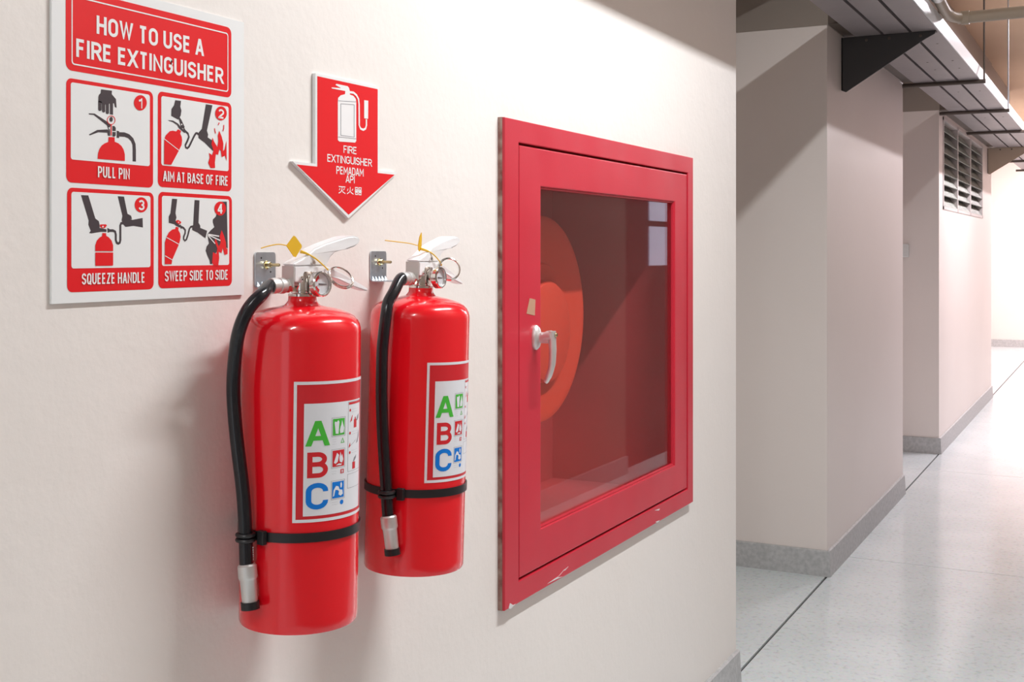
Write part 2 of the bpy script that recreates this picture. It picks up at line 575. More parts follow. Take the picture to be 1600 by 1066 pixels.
# floor: slabs with recessed joints over a dark bed
fl = struct('floor', B(-0.7, 1.7, -5.0, FAR + 0.2, -0.08, -0.008), 'joint')
ycuts = [-5.0, -3.75, -1.6, 0.6, 2.8, 5.0, 7.2, 9.4, 11.6, 13.8, FAR + 0.2]
g = 0.0022
for x0, x1 in ((-0.7, PX - 0.0045), (PX + 0.0045, 1.7)):
    for a, b in zip(ycuts, ycuts[1:]):
        obj('floor_slab', B(x0, x1, a + g, b - g, -0.007, 0.0), 'terrazzo', fl)
struct('ceiling', B(-0.7, 1.7, -5.0, FAR + 0.2, CH, CH + 0.1), 'ceiling')
# near wall with the niche cut for the hose cabinet
NY0, NY1, NZ0, NZ1 = 1.915, 2.905, 0.640, 1.488
bm = bmesh.new()
box(bm, -0.6, 0, -5.0, NY0, 0, CH)
box(bm, -0.6, 0, NY1, W_END, 0, CH)
box(bm, -0.6, 0, NY0, NY1, 0, NZ0)
box(bm, -0.6, 0, NY0, NY1, NZ1, CH)
box(bm, -0.6, -0.45, NY0, NY1, NZ0, NZ1)
struct('wall_left', bm, 'wall')
struct('wall_recess', B(-0.7, -0.6, -5.0, FAR, 0, CH), 'wall_smooth')
LINT = 2.15
def pier(y0, y1):
    struct('wall_left', B(-0.6, PX, y0, y1, 0, LINT), 'wall_smooth')
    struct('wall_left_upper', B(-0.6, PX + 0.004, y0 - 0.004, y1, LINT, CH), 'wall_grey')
pier(P1, P1E)
# second pier: a louvre window is let into it
WY0, WY1, WZ0, WZ1 = 7.975, 10.347, 1.537, 2.128
bm = bmesh.new()
box(bm, -0.6, PX, P2, WY0, 0, LINT)
box(bm, -0.6, PX, WY1, P2E, 0, LINT)
box(bm, -0.6, PX, WY0, WY1, 0, WZ0)
box(bm, -0.6, PX, WY0, WY1, WZ1, LINT)
box(bm, -0.6, PX - 0.14, WY0, WY1, WZ0, WZ1)
struct('wall_left', bm, 'wall_smooth')
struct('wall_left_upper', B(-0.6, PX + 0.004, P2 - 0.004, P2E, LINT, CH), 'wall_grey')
struct('wall_far', B(-0.7, 1.7, FAR, FAR + 0.1, 0, CH), 'wall_smooth')
# lintels over the recesses
for a, b in ((W_END, P1), (P1E, P2), (P2E, 13.0)):
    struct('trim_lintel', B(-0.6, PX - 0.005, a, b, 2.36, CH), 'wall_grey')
# opposite wall, with the maroon door seen mirrored in the cabinet glass
WR = 1.53
bm = bmesh.new()
box(bm, WR, WR + 0.12, -5.0, 6.30, 0, CH)
box(bm, WR, WR + 0.12, 7.75, FAR, 0, CH)
box(bm, WR, WR + 0.12, 6.30, 7.75, 2.1, CH)
struct('wall_right', bm, 'wall_right')
d1 = struct('door_1', B(WR + 0.05, WR + 0.09, 6.30, 7.75, 0, 2.1), 'door')
for z0, z1 in ((1.18, 1.42), (1.455, 1.80)):
    obj('vision_pane', B(WR + 0.044, WR + 0.049, 6.80, 7.22, z0, z1), 'pane', d1)
# skirtings
def skirt(name, y0, y1, x, h=0.10):
    bm = bmesh.new()
    prism(bm, [(0, 0), (0.016, 0), (0.010, h - 0.004), (0.006, h), (0, h)],
          lambda p: (x + p[0], y0, p[1]), lambda p: (x + p[0], y1, p[1]))
    return struct(name, bm, 'skirt')
def skirt_y(name, x0, x1, y, h=0.10):
    bm = bmesh.new()
    prism(bm, [(0, 0), (-0.016, 0), (-0.010, h - 0.004), (-0.006, h), (0, h)],
          lambda p: (x0, y + p[0], p[1]), lambda p: (x1, y + p[0], p[1]))
    return struct(name, bm, 'skirt')
skirt('baseboard_left', -5, W_END + 0.006, 0, 0.112)
skirt('baseboard_left', P1 - 0.012, P1E, PX)
skirt('baseboard_left', P2 - 0.012, P2E, PX)
skirt_y('baseboard_recess', -0.6, PX + 0.012, P1)
skirt_y('baseboard_recess', -0.6, PX + 0.012, P2)
skirt_y('baseboard_far', -0.7, WR, FAR)
struct('baseboard_right', B(WR - 0.014, WR, -5, 6.3, 0, 0.1), 'skirt')

# louvre window
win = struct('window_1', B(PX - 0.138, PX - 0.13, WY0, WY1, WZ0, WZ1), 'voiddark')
mull = [WY0, 8.722, 9.49, WY1]
for i, y in enumerate(mull):
    w = 0.03
    a = y if i == 0 else y - w / 2 if i < 3 else y - w
    obj('mullion', B(PX - 0.10, PX + 0.004, a, a + w, WZ0, WZ1), 'fframe', win)
for z in (WZ0, WZ1 - 0.02):
    obj('window_rail', B(PX - 0.10, PX + 0.004, WY0, WY1, z, z + 0.02), 'fframe', win)
NS = 8
me0 = None
for i in range(3):
    ya, yb = mull[i] + (0.032 if i == 0 else 0.018), mull[i + 1] - (0.032 if i == 2 else 0.018)
    for k in range(NS):
        z = WZ0 + 0.02 + (WZ1 - WZ0 - 0.04) * (k + 0.5) / NS
        bm = bmesh.new()
        prism(bm, [(-0.052, 0.040), (-0.048, 0.043), (0.004, -0.034), (0.0, -0.038)],
              lambda p: (PX + p[0], ya, z + p[1]), lambda p: (PX + p[0], yb, z + p[1]))
        obj('louvre_slat', bm, 'slat', win)

# light switch on the second pier
t = thing('light_switch', 'small pale switch box on the shaded face of the second pier', 'light switch', (-0.23, P2, 1.27))
obj('switch_box', B(-0.03, 0.022, -0.03, 0, -0.04, 0.045, bev=0.004), 'shell', t)
obj('rocker', B(-0.010, 0.008, -0.035, -0.03, -0.015, 0.02, bev=0.001), 'shell', t)

# lamp fittings
for i, (ly, e, c) in enumerate(LAMPS):
    t = thing('ceiling_lamp', ['white batten tube lamp on the ceiling behind the viewer',
                               'white batten tube lamp on the ceiling nearest the hose cabinet',
                               'white batten tube lamp on the ceiling beside the first pier',
                               'white batten tube lamp on the ceiling beside the louvre window',
                               'white batten tube lamp on the ceiling past the second pier',
                               'white batten tube lamp on the ceiling nearest the far wall'][i],
              'ceiling lamp', (LAMP_X, ly, CH), 'batten lamps along the ceiling')
    obj('housing', B(-0.035, 0.035, -0.62, 0.62, -0.055, 0, bev=0.005), 'white', t)
    bm = tube(bmesh.new(), [(0, -0.59, -0.078), (0, 0.59, -0.078)], 0.013, 12)
    obj('lamp_tube', bm, 'tube', t, True)
    for s in (-1, 1):
        obj('lamp_holder', B(-0.015, 0.015, s * 0.6 - 0.012, s * 0.6 + 0.012, -0.094, -0.05, bev=0.002), 'white', t)

# ------------------------------------------------------------ cable tray
ZT = 2.142
t = thing('cable_tray', 'long grey slotted cable tray on wall brackets and hanging rods', 'cable tray', (0, 4.9, ZT))
Y0T, Y1T = -4.5, 14.0
for a, b in ((0.030, 0.128), (0.141, 0.236), (0.249, 0.343)):
    bm = bmesh.new()
    box(bm, a, b, Y0T, Y1T, ZT, ZT + 0.004)
    box(bm, a, a + 0.003, Y0T, Y1T, ZT + 0.004, ZT + 0.022)
    box(bm, b - 0.003, b, Y0T, Y1T, ZT + 0.004, ZT + 0.022)
    rel('tray_strip', bm, 'tray', t)
bm = bmesh.new()
prism(bm, [(0.344, 0), (0.349, 0.0), (0.356, 0.055), (0.352, 0.058), (0.346, 0.04)],
      lambda p: (p[0], Y0T, ZT + p[1]), lambda p: (p[0], Y1T, ZT + p[1]))
rel('tray_lip', bm, 'traylip', t)
bm = bmesh.new()
box(bm, 0.026, 0.030, Y0T, Y1T, ZT, ZT + 0.035)
rel('tray_edge', bm, 'tray', t)
rel('gap_shade_sheet', B(0.030, 0.346, Y0T, Y1T, ZT + 0.022, ZT + 0.026), 'dark', t)  # dark sheet added over the strips, gives their gaps a shaded look
def bracket(y, m):
    bm = bmesh.new()
    prism(bm, [(PX, ZT - 0.004), (0.338, ZT - 0.004), (0.333, ZT - 0.014), (0.30, ZT - 0.03), (PX + 0.018, 1.918), (PX, 1.926)],
          lambda p: (p[0], y - 0.003, p[1]), lambda p: (p[0], y + 0.003, p[1]))
    o = rel('wall_bracket', bm, m, t)
    bm = B(PX, 0.338, y - 0.003, y + 0.03, ZT - 0.005, ZT - 0.0005)
    box(bm, PX, PX + 0.004, y - 0.003, y + 0.03, 1.93, ZT)
    f = obj('bracket_flange', bm, m, o)
    bmesh_shift(f, t)
    for x in (0.07, 0.16, 0.28):
        bm = lathe(bmesh.new(), [(0, 0), (0.006, 0), (0.006, 0.004), (0, 0.005)], 8, axis_mtx((x, y - 0.003, ZT - 0.018), (0, -1, 0)))
        f = obj('bolt', bm, 'browndark', o)
        bmesh_shift(f, t)
def bmesh_shift(o, root):
    for v in o.data.vertices:
        v.co -= Vector(root.location)
for a, b in ((P1, P1E), (P2, P2E)):
    rel('light_block_strip', B(PX + 0.004, 0.026, a - 0.004, b, ZT + 0.010, ZT + 0.045), 'browndark', t)  # added dark strip, blocks light falling between tray and pier
bracket(4.93, 'dark')
bracket(10.75, 'conduit')
for y in (6.43, 7.83, 9.24, 12.3, 13.7):
    bm = tube(bmesh.new(), [(PX, y, ZT - 0.012), (0.375, y, ZT - 0.012)], 0.011, 10)
    rel('cross_bar', bm, 'browndark', t, True)
    bm = tube(bmesh.new(), [(0.368, y, ZT - 0.012), (0.368, y, CH)], 0.0045, 8)
    rel('hanger_rod', bm, 'traylip' if y == 7.83 else 'browndark', t, True)  # one rod takes the bright lip colour to look lit
bm = bmesh.new()
for y in (5.25, 5.75, 6.0, 6.9, 8.3):
    for x in (0.19, 0.30):
        lathe(bm, [(0, 0.0015), (0.005, 0.001), (0.005, 0)], 8, axis_mtx((x, y, ZT), (0, 0, -1)))
rel('tray_rivets', bm, 'browndark', t)
t2 = thing('conduit_pipe', 'tan painted conduit pipe crossing the corridor above the tray', 'pipe', (0.36, 5.08, 2.207))
bm = tube(bmesh.new(), [(0.40, 5.08, 2.209), (WR, 5.08, 2.225)], 0.024, 20)
rel('pipe_run', bm, 'conduit', t2, True)
bm = tube(bmesh.new(), smoothpath([(0.42, 5.08, 2.209), (0.39, 5.04, 2.209), (0.375, 4.98, 2.212), (0.372, 4.85, 2.22), (0.372, 4.70, 2.235)], 5), 0.0215, 16)
rel('pipe_elbow', bm, 'conduit', t2, True)
bm = tube(bmesh.new(), [(0.415, 5.08, 2.209), (0.445, 5.08, 2.209)], 0.028, 20)
rel('pipe_socket', bm, 'conduit', t2, True)
t3 = thing('pipe_clamp', 'bright metal saddle clamp on the tray edge beside the crossing conduit', 'pipe clamp', (0.372, 4.70, 2.235))
bm = tube(bmesh.new(), [(0, -0.02, 0.002), (0, 0.02, -0.002)], 0.028, 20)
obj('clamp_band', bm, 'alu', t3, True)
obj('clamp_stem', B(-0.006, 0.006, -0.006, 0.006, 0.025, 0.50), 'alu', t3)

# ------------------------------------------------------------ poster
def flatpart(name, fill, x, m, parent):
    bm = bmesh.new()
    fill(bm)
    to_wall(bm, x)
    o = rel(name, bm, m, parent)
    return o

PY0, PY1, PZ0, PZ1 = 0.8785, 1.1830, 1.2115, 1.5585
post = thing('instruction_poster', 'white board of four red panels on using a fire extinguisher', 'poster', (0, (PY0 + PY1) / 2, PZ0))
rel('board', B(0.0004, 0.0036, PY0, PY1, PZ0, PZ1), 'board', post)
XB = 0.0038
def rect_from(l, r, tp, bt, at):
    """panel edges from measured pixels; tp/bt are heights at column at"""
    y0, y1 = wp(l, 300)[0], wp(r, 300)[0]
    return y0, y1, wp(at[0], bt)[1], wp(at[1], tp)[1]
HD = rect_from(98.7, 357.8, 44.0, 109.3, (99.5, 357))
PAN = [rect_from(99.4, 235.3, 121.6, 285.0, (101, 100)),
       rect_from(242.8, 358.0, 142.6, 299.7, (357.5, 243)),
       rect_from(100.8, 236.2, 293.0, 457.0, (101.5, 101)),
       rect_from(243.5, 358.6, 299.7, 450.8, (244, 243.5))]
WIN = [rect_from(106.3, 230.0, 128.6, 249.4, (107.3, 106.1)),
       rect_from(248.0, 353.3, 150.1, 267.9, (353.3, 248)),
       rect_from(107.3, 231.0, 299.7, 419.6, (107.7, 107.3)),
       rect_from(249.0, 354.2, 306.0, 415.6, (250.2, 249))]
def f(bm):
    flat_poly(bm, rrect(*HD, 0.008))
flatpart('title_panel', f, XB, 'pred', post)
def f(bm):
    y0, y1, z0, z1 = HD
    ring_poly(bm, rrect(y0 + .0075, y1 - .006, z0 + .0065, z1 - .0075, 0.004), rrect(y0 + .0090, y1 - .0075, z0 + .008, z1 - .009, 0.003))
flatpart('title_outline', f, XB + 0.0003, 'pwhite', post)
def tline(bm, s, l, r, top, bot, org=(0, 0), sc_=1.0, bold=0.17, atr=None):
    L, R = org[0] + l / sc_, org[0] + r / sc_
    T, Bt = org[1] + top / sc_, org[1] + bot / sc_
    at = L if atr is None else org[0] + atr / sc_
    y0, zt = wp(at, T)
    _, zb = wp(at, Bt)
    text_into(bm, s, wp(L, 300)[0], wp(R, 300)[0], zb, zt, bold)
def f(bm):
    tline(bm, 'HOW TO USE A', 385, 1130, 108, 235, (60, 0), 4.4424, 0.195)
    tline(bm, 'FIRE EXTINGUISHER', 243, 1266, 268, 395, (60, 0), 4.4424, 0.195)
flatpart('title_lettering', f, XB + 0.0003, 'pwhite', post)
CAPT = [('PULL PIN', 392, 613, 88, 165), ('AIM AT BASE OF FIRE', 845, 1297, 120, 192),
        ('SQUEEZE HANDLE', 280, 719, 832, 910), ('SWEEP SIDE TO SIDE', 857, 1297, 815, 888)]
ORG = [((100, 120), 6.093), ((240, 140), 6.664), ((100, 285), 6.093), ((240, 295), 6.664)]
PIC = [
 dict(dark=[[(325,122),(430,135),(428,168),(468,215),(474,298),(458,290),(450,255),(430,250),(375,268),(300,240),(300,195),(305,175),(322,158)],
   [(208,350),(265,352),(385,430),(425,460),(405,478),(378,462),(255,366),(212,362)],
   [(378,455),(412,466),(412,480),(395,488),(412,508),(412,516),(395,505)],
   [(434,470),(455,472),(466,488),(466,518),(434,518)],
   [(434,526),(466,528),(466,560),(455,572),(434,570)],
   [(212,550),(290,508),(385,503),(412,518),(412,565),(392,563),(385,535),(300,530),(218,560)],
   [(475,515),(498,520),(498,585),(475,582)]],
  ds=[([(315,235),(315,250),(315,318)],27),([(350,245),(350,332)],27),([(386,255),(386,348)],27),([(425,240),(425,362)],27),
      ([(498,550),(550,552),(590,568),(622,600),(640,645),(643,700),(643,808)],28)],
  de=[(422,407,16,24),(315,318,13.5,10),(350,332,13.5,10),(386,348,13.5,10)],
  red=[[(398,575),(455,578),(455,620),(490,635),(520,660),(540,695),(552,740),(552,803),(293,782),(297,730),(310,690),(332,655),(362,635),(395,622)]],
  rs=[([(422,455),(422,562)],9)], rr=[(422,415,40,44,6)], ws=[], we=[], num=('1',700,250,61,73,680,716,202,300)),
 dict(dark=[[(198,113),(258,120),(250,180),(262,220),(255,270),(235,312),(222,312),(155,275),(158,205),(185,165)],
   [(240,285),(262,318),(295,390),(290,412),(255,395),(245,345),(235,310)],
   [(125,320),(175,325),(225,355),(285,425),(300,445),(285,447),(235,405),(215,370),(170,340),(130,327)],
   [(517,155),(585,165),(527,430),(540,470),(535,500),(605,545),(590,640),(500,550),(470,530),(440,505),(440,450),(475,410)]],
  ds=[([(285,412),(300,448)],24),([(300,432),(330,460),(340,495),(325,535),(303,580),(308,605),(325,612),(342,595),(395,485),(412,458),(425,455),(440,470)],17)],
  de=[], red=[[(585,500),(600,540),(635,600),(645,540),(640,480),(655,430),(680,490),(698,560),(695,640),(712,625),(730,535),(733,745),(715,690),(680,705),(672,640),(655,625),(645,680),(620,675),(610,760),(612,818),(565,818),(540,765),(555,710),(548,660),(580,685),(595,640),(575,570)],
   [(225,415),(258,432),(248,460),(264,495),(268,530),(262,580),(235,635),(155,785),(80,778),(82,520),(100,475),(140,435),(170,430),(205,438)]],
  rs=[([(655,345),(645,370)],9),([(703,370),(702,405),(694,435)],10),([(607,405),(610,430),(617,458)],9)], rr=[],
  ws=[([(80,515),(238,638)],6)], we=[(262,365,7,8)], num=('2',673,250,60,73,645,704,202,300)),
 dict(dark=[[(135,122),(205,125),(272,345),(305,370),(312,400),(312,435),(378,448),(378,473),(330,472),(290,478),(235,487),(212,484),(228,462),(205,405),(208,365)],
   [(385,435),(400,440),(412,450),(412,470),(400,478),(388,480)],
   [(485,133),(545,137),(578,300),(612,318),(622,350),(605,350),(625,358),(722,340),(725,430),(635,415),(600,420),(560,425),(535,400),(522,360),(530,320)]],
  ds=[([(405,460),(440,460),(460,470),(467,500),(467,550),(475,575),(490,583),(504,575),(510,550),(510,410),(516,392),(540,387)],17)],
  de=[], red=[[(315,402),(372,400),(380,412),(362,435),(330,437),(315,418)],
   [(338,482),(372,484),(375,510),(400,525),(425,555),(440,600),(440,655),(270,655),(270,600),(285,555),(308,528),(335,512)],
   [(270,668),(440,668),(440,788),(434,793),(275,795),(270,790)]],
  rs=[], rr=[], ws=[], we=[(342,422,8,8)], num=('3',708,215,62,72,680,738,167,265)),
 dict(dark=[[(680,135),(735,135),(745,620),(690,600),(640,640),(600,700),(580,785),(560,785),(555,745),(530,690),(515,645),(525,600),(548,570),(540,520),(535,470),(565,435),(605,400),(590,350),(590,320),(620,290),(640,230)],
   [(165,105),(218,108),(200,255),(210,300),(200,335),(240,375),(250,395),(240,402),(205,385),(190,370),(130,355),(130,290),(148,255)],
   [(400,118),(450,122),(440,355),(458,385),(458,408),(530,438),(512,515),(430,455),(375,430),(375,405),(385,375)]],
  ds=[([(245,378),(265,412)],16),([(258,396),(285,408),(302,432),(300,465),(286,500),(285,525),(298,541),(314,528),(330,480),(345,420),(358,397),(385,392)],15)],
  de=[], red=[[(200,335),(225,325),(258,345),(255,362),(230,368),(210,355)],
   [(680,430),(705,490),(725,560),(728,620),(742,625),(742,680),(710,690),(692,615),(680,670),(650,655),(655,720),(645,803),(600,800),(580,770),(590,660),(625,680),(635,620),(608,555),(615,510),(650,600),(670,560),(660,500)],
   [(205,395),(232,405),(228,430),(247,465),(252,500),(245,545),(230,590),(165,740),(158,785),(88,785),(88,560),(105,505),(130,455),(165,425),(195,420)]],
  rs=[], rr=[], ws=[([(104,507),(236,580)],6),([(86,697),(172,746)],6),([(537,475),(652,495)],11),([(537,480),(665,540)],10),([(537,486),(610,572)],10)],
  we=[(230,350,6,6)], num=('4',665,207,60,73,632,692,157,258)),
]
for i in range(4):
    o, s = ORG[i]
    P = PIC[i]
    def mp(x, y): return wp(o[0] + x / s, o[1] + y / s)
    def f(bm):
        flat_poly(bm, rrect(*PAN[i], 0.007))
    pn = flatpart('step_panel', f, XB, 'pred', post)
    sub = []
    def add(name, f, x, m):
        q = flatpart(name, f, x, m, post)
        q.parent = pn
    def f(bm):
        flat_poly(bm, rrect(*WIN[i], 0.003))
    add('picture_field', f, XB + 0.0002, 'board')
    def mapped(pts): return [mp(*p) for p in pts]
    def f(bm):
        for q in P['dark']: flat_poly(bm, mapped(q))
        for q, w in P['ds']: stroke(bm, mapped(q), w / s * 0.00102 * 1.05)
        for e in P['de']: flat_poly(bm, mapped(ellipse(*e)))
    add('dark_pictogram', f, XB + 0.0004, 'pdark')
    def f(bm):
        for q in P['red']: flat_poly(bm, mapped(q))
        for q, w in P['rs']: stroke(bm, mapped(q), w / s * 0.00102)
        for (cx, cy, rx, ry, w) in P['rr']: ring_poly(bm, mapped(ellipse(cx, cy, rx, ry)), mapped(ellipse(cx, cy, rx - w, ry - w)))
        n = P['num']
        flat_poly(bm, mapped(ellipse(n[1], n[2], n[3], n[4])))
    add('red_pictogram', f, XB + 0.0006, 'pred')
    def f(bm):
        for q, w in P['ws']: stroke(bm, mapped(q), w / s * 0.00095)
        for e in P['we']: flat_poly(bm, mapped(ellipse(*e)))
        n = P['num']
        a, b = mp(n[5], n[7]), mp(n[6], n[8])
        text_into(bm, n[0], a[0], b[0], mp(n[5], n[8])[1], a[1], 0.20)
        c = CAPT[i]
        yo = 240
        tline(bm, c[0], c[1], c[2], c[3], c[4], (60, 240), 4.4424, 0.155)
    add('caption_lettering', f, XB + 0.0008, 'pwhite')

# ------------------------------------------------------------ arrow sign
arr = thing('arrow_sign', 'red down-pointing arrow sign with white extinguisher symbol above the extinguishers', 'sign', (0, 1.41, 1.315))
def arrow(d):
    c = 1.4085
    return [(c - .0785 + d, 1.5135 - d), (c + .0785 - d, 1.5135 - d), (c + .0785 - d, 1.388 - d), (c + .129 - 2.1 * d, 1.388 - d),
            (c, 1.3145 + 1.35 * d), (c - .129 + 2.1 * d, 1.388 - d), (c - .0785 + d, 1.388 - d)]
bm = bmesh.new()
prism(bm, arrow(0), lambda p: (0.0004, p[0], p[1]), lambda p: (0.0060, p[0], p[1]))
rel('board', bm, 'board', arr)
flatpart('red_field', lambda bm: flat_poly(bm, arrow(0.0038)), 0.0062, 'pred', arr)
AO, AS = (440, 100), 4.263
def am(p): return wp(AO[0] + p[0] / AS, AO[1] + p[1] / AS)
def f(bm):
    flat_poly(bm, [am(p) for p in [(350,255),(352,228),(368,211),(398,203),(400,182),(310,165),(308,158),(372,163),(335,142),(340,134),(415,150),(424,160),(430,182),(430,205),(455,215),(470,235),(473,255),(473,515),(465,525),(360,518),(350,508)]])
    stroke(bm, [am(p) for p in [(430,190),(455,193),(475,210),(488,235),(492,270),(493,410),(502,432),(520,440),(535,432),(541,410),(541,370)]], 0.0034)
    flat_poly(bm, [am(p) for p in [(526,243),(553,246),(552,367),(526,364)]])
flatpart('extinguisher_symbol', f, 0.0064, 'pwhite', arr)
def f(bm):
    q = [(368,265),(460,272),(460,490),(368,478)]
    q2 = [(371,268),(457,275),(457,487),(371,475)]
    ring_poly(bm, [am(p) for p in q], [am(p) for p in q2])
    stroke(bm, [am((352,247)), am((472,254))], 0.0006)
    stroke(bm, [am((352,487)), am((472,500))], 0.0006)
flatpart('symbol_lines', f, 0.0066, 'grey_print', arr)
def f(bm):
    def ln(s, l, r, tp, bt, **k): tline(bm, s, l, r, tp, bt, AO, AS, **k)
    ln('FIRE', 388, 476, 543, 593, bold=0.165)
    ln('EXTINGUISHER', 280, 577, 600, 652, bold=0.165)
    ln('PEMADAM', 340, 522, 680, 733, bold=0.165)
    ln('API', 403, 462, 742, 791, bold=0.165)
    (ya, zt_), (yb, _) = am((350, 813)), am((513, 813))
    han_into(bm, ya, yb, am((350, 861))[1], zt_, 0.0014)
flatpart('lettering', f, 0.0064, 'pwhite', arr)

# ------------------------------------------------------------ hose cabinet
CY0, CY1, CZ0, CZ1 = 1.878, 2.921, 0.622, 1.5075
DY0, DY1, DZ0, DZ1 = 1.938, 2.876, 0.666, 1.462
GY0, GY1, GZ0, GZ1 = 2.029, 2.786, 0.738, 1.390
cab = thing('hose_cabinet', 'crimson steel hose cabinet with a glazed door set in the wall', 'cabinet', (0, (CY0 + CY1) / 2, CZ0))
def frame_bm(y0, y1, z0, z1, iy0, iy1, iz0, iz1, xa, xb, bev=0.0015):
    bm = bmesh.new()
    O = [(y0, z0), (y1, z0), (y1, z1), (y0, z1)]
    I = [(iy0, iz0), (iy1, iz0), (iy1, iz1), (iy0, iz1)]
    v = {}
    for nm, L in (('o', O), ('i', I)):
        for k, (y, z) in enumerate(L):
            for xn, x in (('a', xa), ('b', xb)):
                v[nm, k, xn] = bm.verts.new((x, y, z))
    for k in range(4):
        j = (k + 1) % 4
        for xn in 'ab':
            bm.faces.new((v['o', k, xn], v['o', j, xn], v['i', j, xn], v['i', k, xn]))
        for nm in 'oi':
            bm.faces.new((v[nm, k, 'a'], v[nm, j, 'a'], v[nm, j, 'b'], v[nm, k, 'b']))
    bmesh.ops.recalc_face_normals(bm, faces=bm.faces)
    es = [e for e in bm.edges if len(e.link_faces) == 2 and e.calc_face_angle(0) > 1.0 and all(abs(q.co.x - xb) < 1e-6 for q in e.verts)]
    if bev:
        bmesh.ops.bevel(bm, geom=es, offset=bev, segments=2, affect='EDGES', profile=0.5)
    return bm
g = 0.0045
rel('outer_frame', frame_bm(CY0, CY1, CZ0, CZ1, DY0 - g, DY1 + g, DZ0 - g, DZ1 + g, 0.0003, 0.014), 'cabred', cab)
rel('frame_edge', frame_bm(CY0 - .0008, CY1 + .0004, CZ0 - .0004, CZ1 + .0004, CY0 + .002, CY1 - .002, CZ0 + .002, CZ1 - .002, 0.0002, 0.009, 0), 'rust', cab)
# box behind
bm = bmesh.new()
bx0, by0, by1, bz0, bz1 = -0.375, 1.925, 2.895, 0.652, 1.478
box(bm, bx0, bx0 + 0.003, by0, by1, bz0, bz1)
box(bm, bx0, 0.0, by0, by0 + 0.003, bz0, bz1)
box(bm, bx0, 0.0, by1 - 0.003, by1, bz0, bz1)
box(bm, bx0, 0.0, by0, by1, bz0, bz0 + 0.003)
box(bm, bx0, 0.0, by0, by1, bz1 - 0.003, bz1)
rel('box', bm, 'cabin', cab)
rel('door_stop', frame_bm(by0, by1, bz0, bz1, 1.962, 2.852, 0.69, 1.44, -0.012, -0.006, 0), 'cabin', cab)
door = rel('door', frame_bm(DY0, DY1, DZ0, DZ1, GY0, GY1, GZ0, GZ1, -0.004, 0.0125, 0.0022), 'cabred', cab)
def sub(name, bm, m, par, root, smooth=False):
    bmesh.ops.translate(bm, verts=bm.verts, vec=-Vector(root.location))
    return obj(name, bm, m, par, smooth)
sub('glass_pane', B(-0.001, 0.002, GY0 - 0.01, GY1 + 0.01, GZ0 - 0.01, GZ1 + 0.01), 'glass', door, cab)
sub('glazing_bead', frame_bm(GY0, GY1, GZ0, GZ1, GY0 + 0.004, GY1 - 0.004, GZ0 + 0.004, GZ1 - 0.004, 0.003, 0.009, 0.001), 'cabred', door, cab)
sub('glue_patch', prism(bmesh.new(), [wp(818, 466), wp(827, 468), wp(826, 493), wp(813, 490)], lambda p: (0.0126, p[0], p[1]), lambda p: (0.0131, p[0], p[1])), 'tape', door, cab)
# chips of bare paint on the frame
bm = bmesh.new()
for poly in ([(786,941),(791,944),(795,942),(791,946),(788,950),(784,949)], [(845,911),(853,907),(861,903),(869,900),(861,901),(866,896),(872,888),(863,899),(855,904)], [(1015,815),(1022,812),(1019,816)],
             [(1014,797),(1022,794),(1021,797)], [(870,891),(878,884),(873,890)]):
    prism(bm, [wp(*p) for p in poly], lambda p: (0.0138, p[0], p[1]), lambda p: (0.0144, p[0], p[1]))
rel('paint_chips', bm, 'chip', cab)
# handle
ry, rz = wp(826.5, 527)
hd = sub('lock_rosette', lathe(bmesh.new(), [(0.0, 0.0), (0.0135, 0.0), (0.0135, 0.004), (0.011, 0.0085), (0.006, 0.011), (0.006, 0.030), (0, 0.031)], 24,
         Matrix.Translation((0.0125, ry, rz)) @ Matrix.Rotation(PI / 2, 4, 'Y') @ Matrix.Diagonal((1.75, 1, 1, 1))), 'alu', door, cab, True)
bm = bmesh.new()
pv = Vector((0.048, ry, rz + 0.005))
tube(bm, [(0.030, ry, rz + 0.001), (0.040, ry, rz + 0.004), pv], [0.008, 0.0095, 0.0095], 14)
tube(bm, smoothpath([pv + Vector((0, 0, .008)), pv + Vector((.001, 0, -.012)), pv + Vector((.0015, 0, -.035)), pv + Vector((-.001, 0, -.06)), pv + Vector((-.009, 0, -.082)), pv + Vector((-.014, 0, -.089))], 4),
     [0.0075] * 4 + [0.0072] * 4 + [0.0068] * 4 + [0.006] * 4 + [0.0048] * 4 + [0.003], 12)
sub('lever_handle', bm, 'alu', door, cab, True)
bm = lathe(bmesh.new(), [(0, 0.002), (0.0035, 0.002), (0.0045, 0)], 12, axis_mtx(pv + Vector((0.0085, 0, 0.001)), (1, 0, 0)))
sub('lever_screw', bm, 'brass', door, cab, True)

# hose reel inside
RY, RZ = 2.348, 1.118
reel = thing('hose_reel', 'large orange-red hose reel inside the glazed cabinet', 'hose reel', (-0.37, RY, RZ))
def disc(prof): return lathe(bmesh.new(), prof, 64, Matrix.Rotation(PI / 2, 4, 'Y'))
RR = 0.227
obj('flange', disc([(0.03, 0.225), (RR * .93, 0.225), (RR * .95, 0.219), (RR, 0.221), (RR, 0.229), (RR * .95, 0.231), (RR * .92, 0.229), (RR * .55, 0.229), (RR * .53, 0.233), (0.03, 0.233)]), 'reel', reel, True)
obj('flange', disc([(0.03, 0.09), (RR, 0.09), (RR, 0.096), (0.03, 0.096)]), 'reel', reel, True)
obj('drum', disc([(0.10, 0.096), (0.10, 0.225)]), 'reel', reel, True)
bm = disc([(0.0, 0.252), (0.095, 0.252), (0.108, 0.249), (0.113, 0.243), (0.113, 0.233), (0.0, 0.233)])
bmesh.ops.translate(bm, verts=bm.verts, vec=(0, 0, -0.028))
obj('hub', bm, 'reel', reel, True)
obj('spindle', disc([(0.0, 0.21), (0.022, 0.21), (0.025, 0.20), (0.028, 0.005), (0, 0.005)]), 'alu', reel, True)
bm = bmesh.new()
pts = []
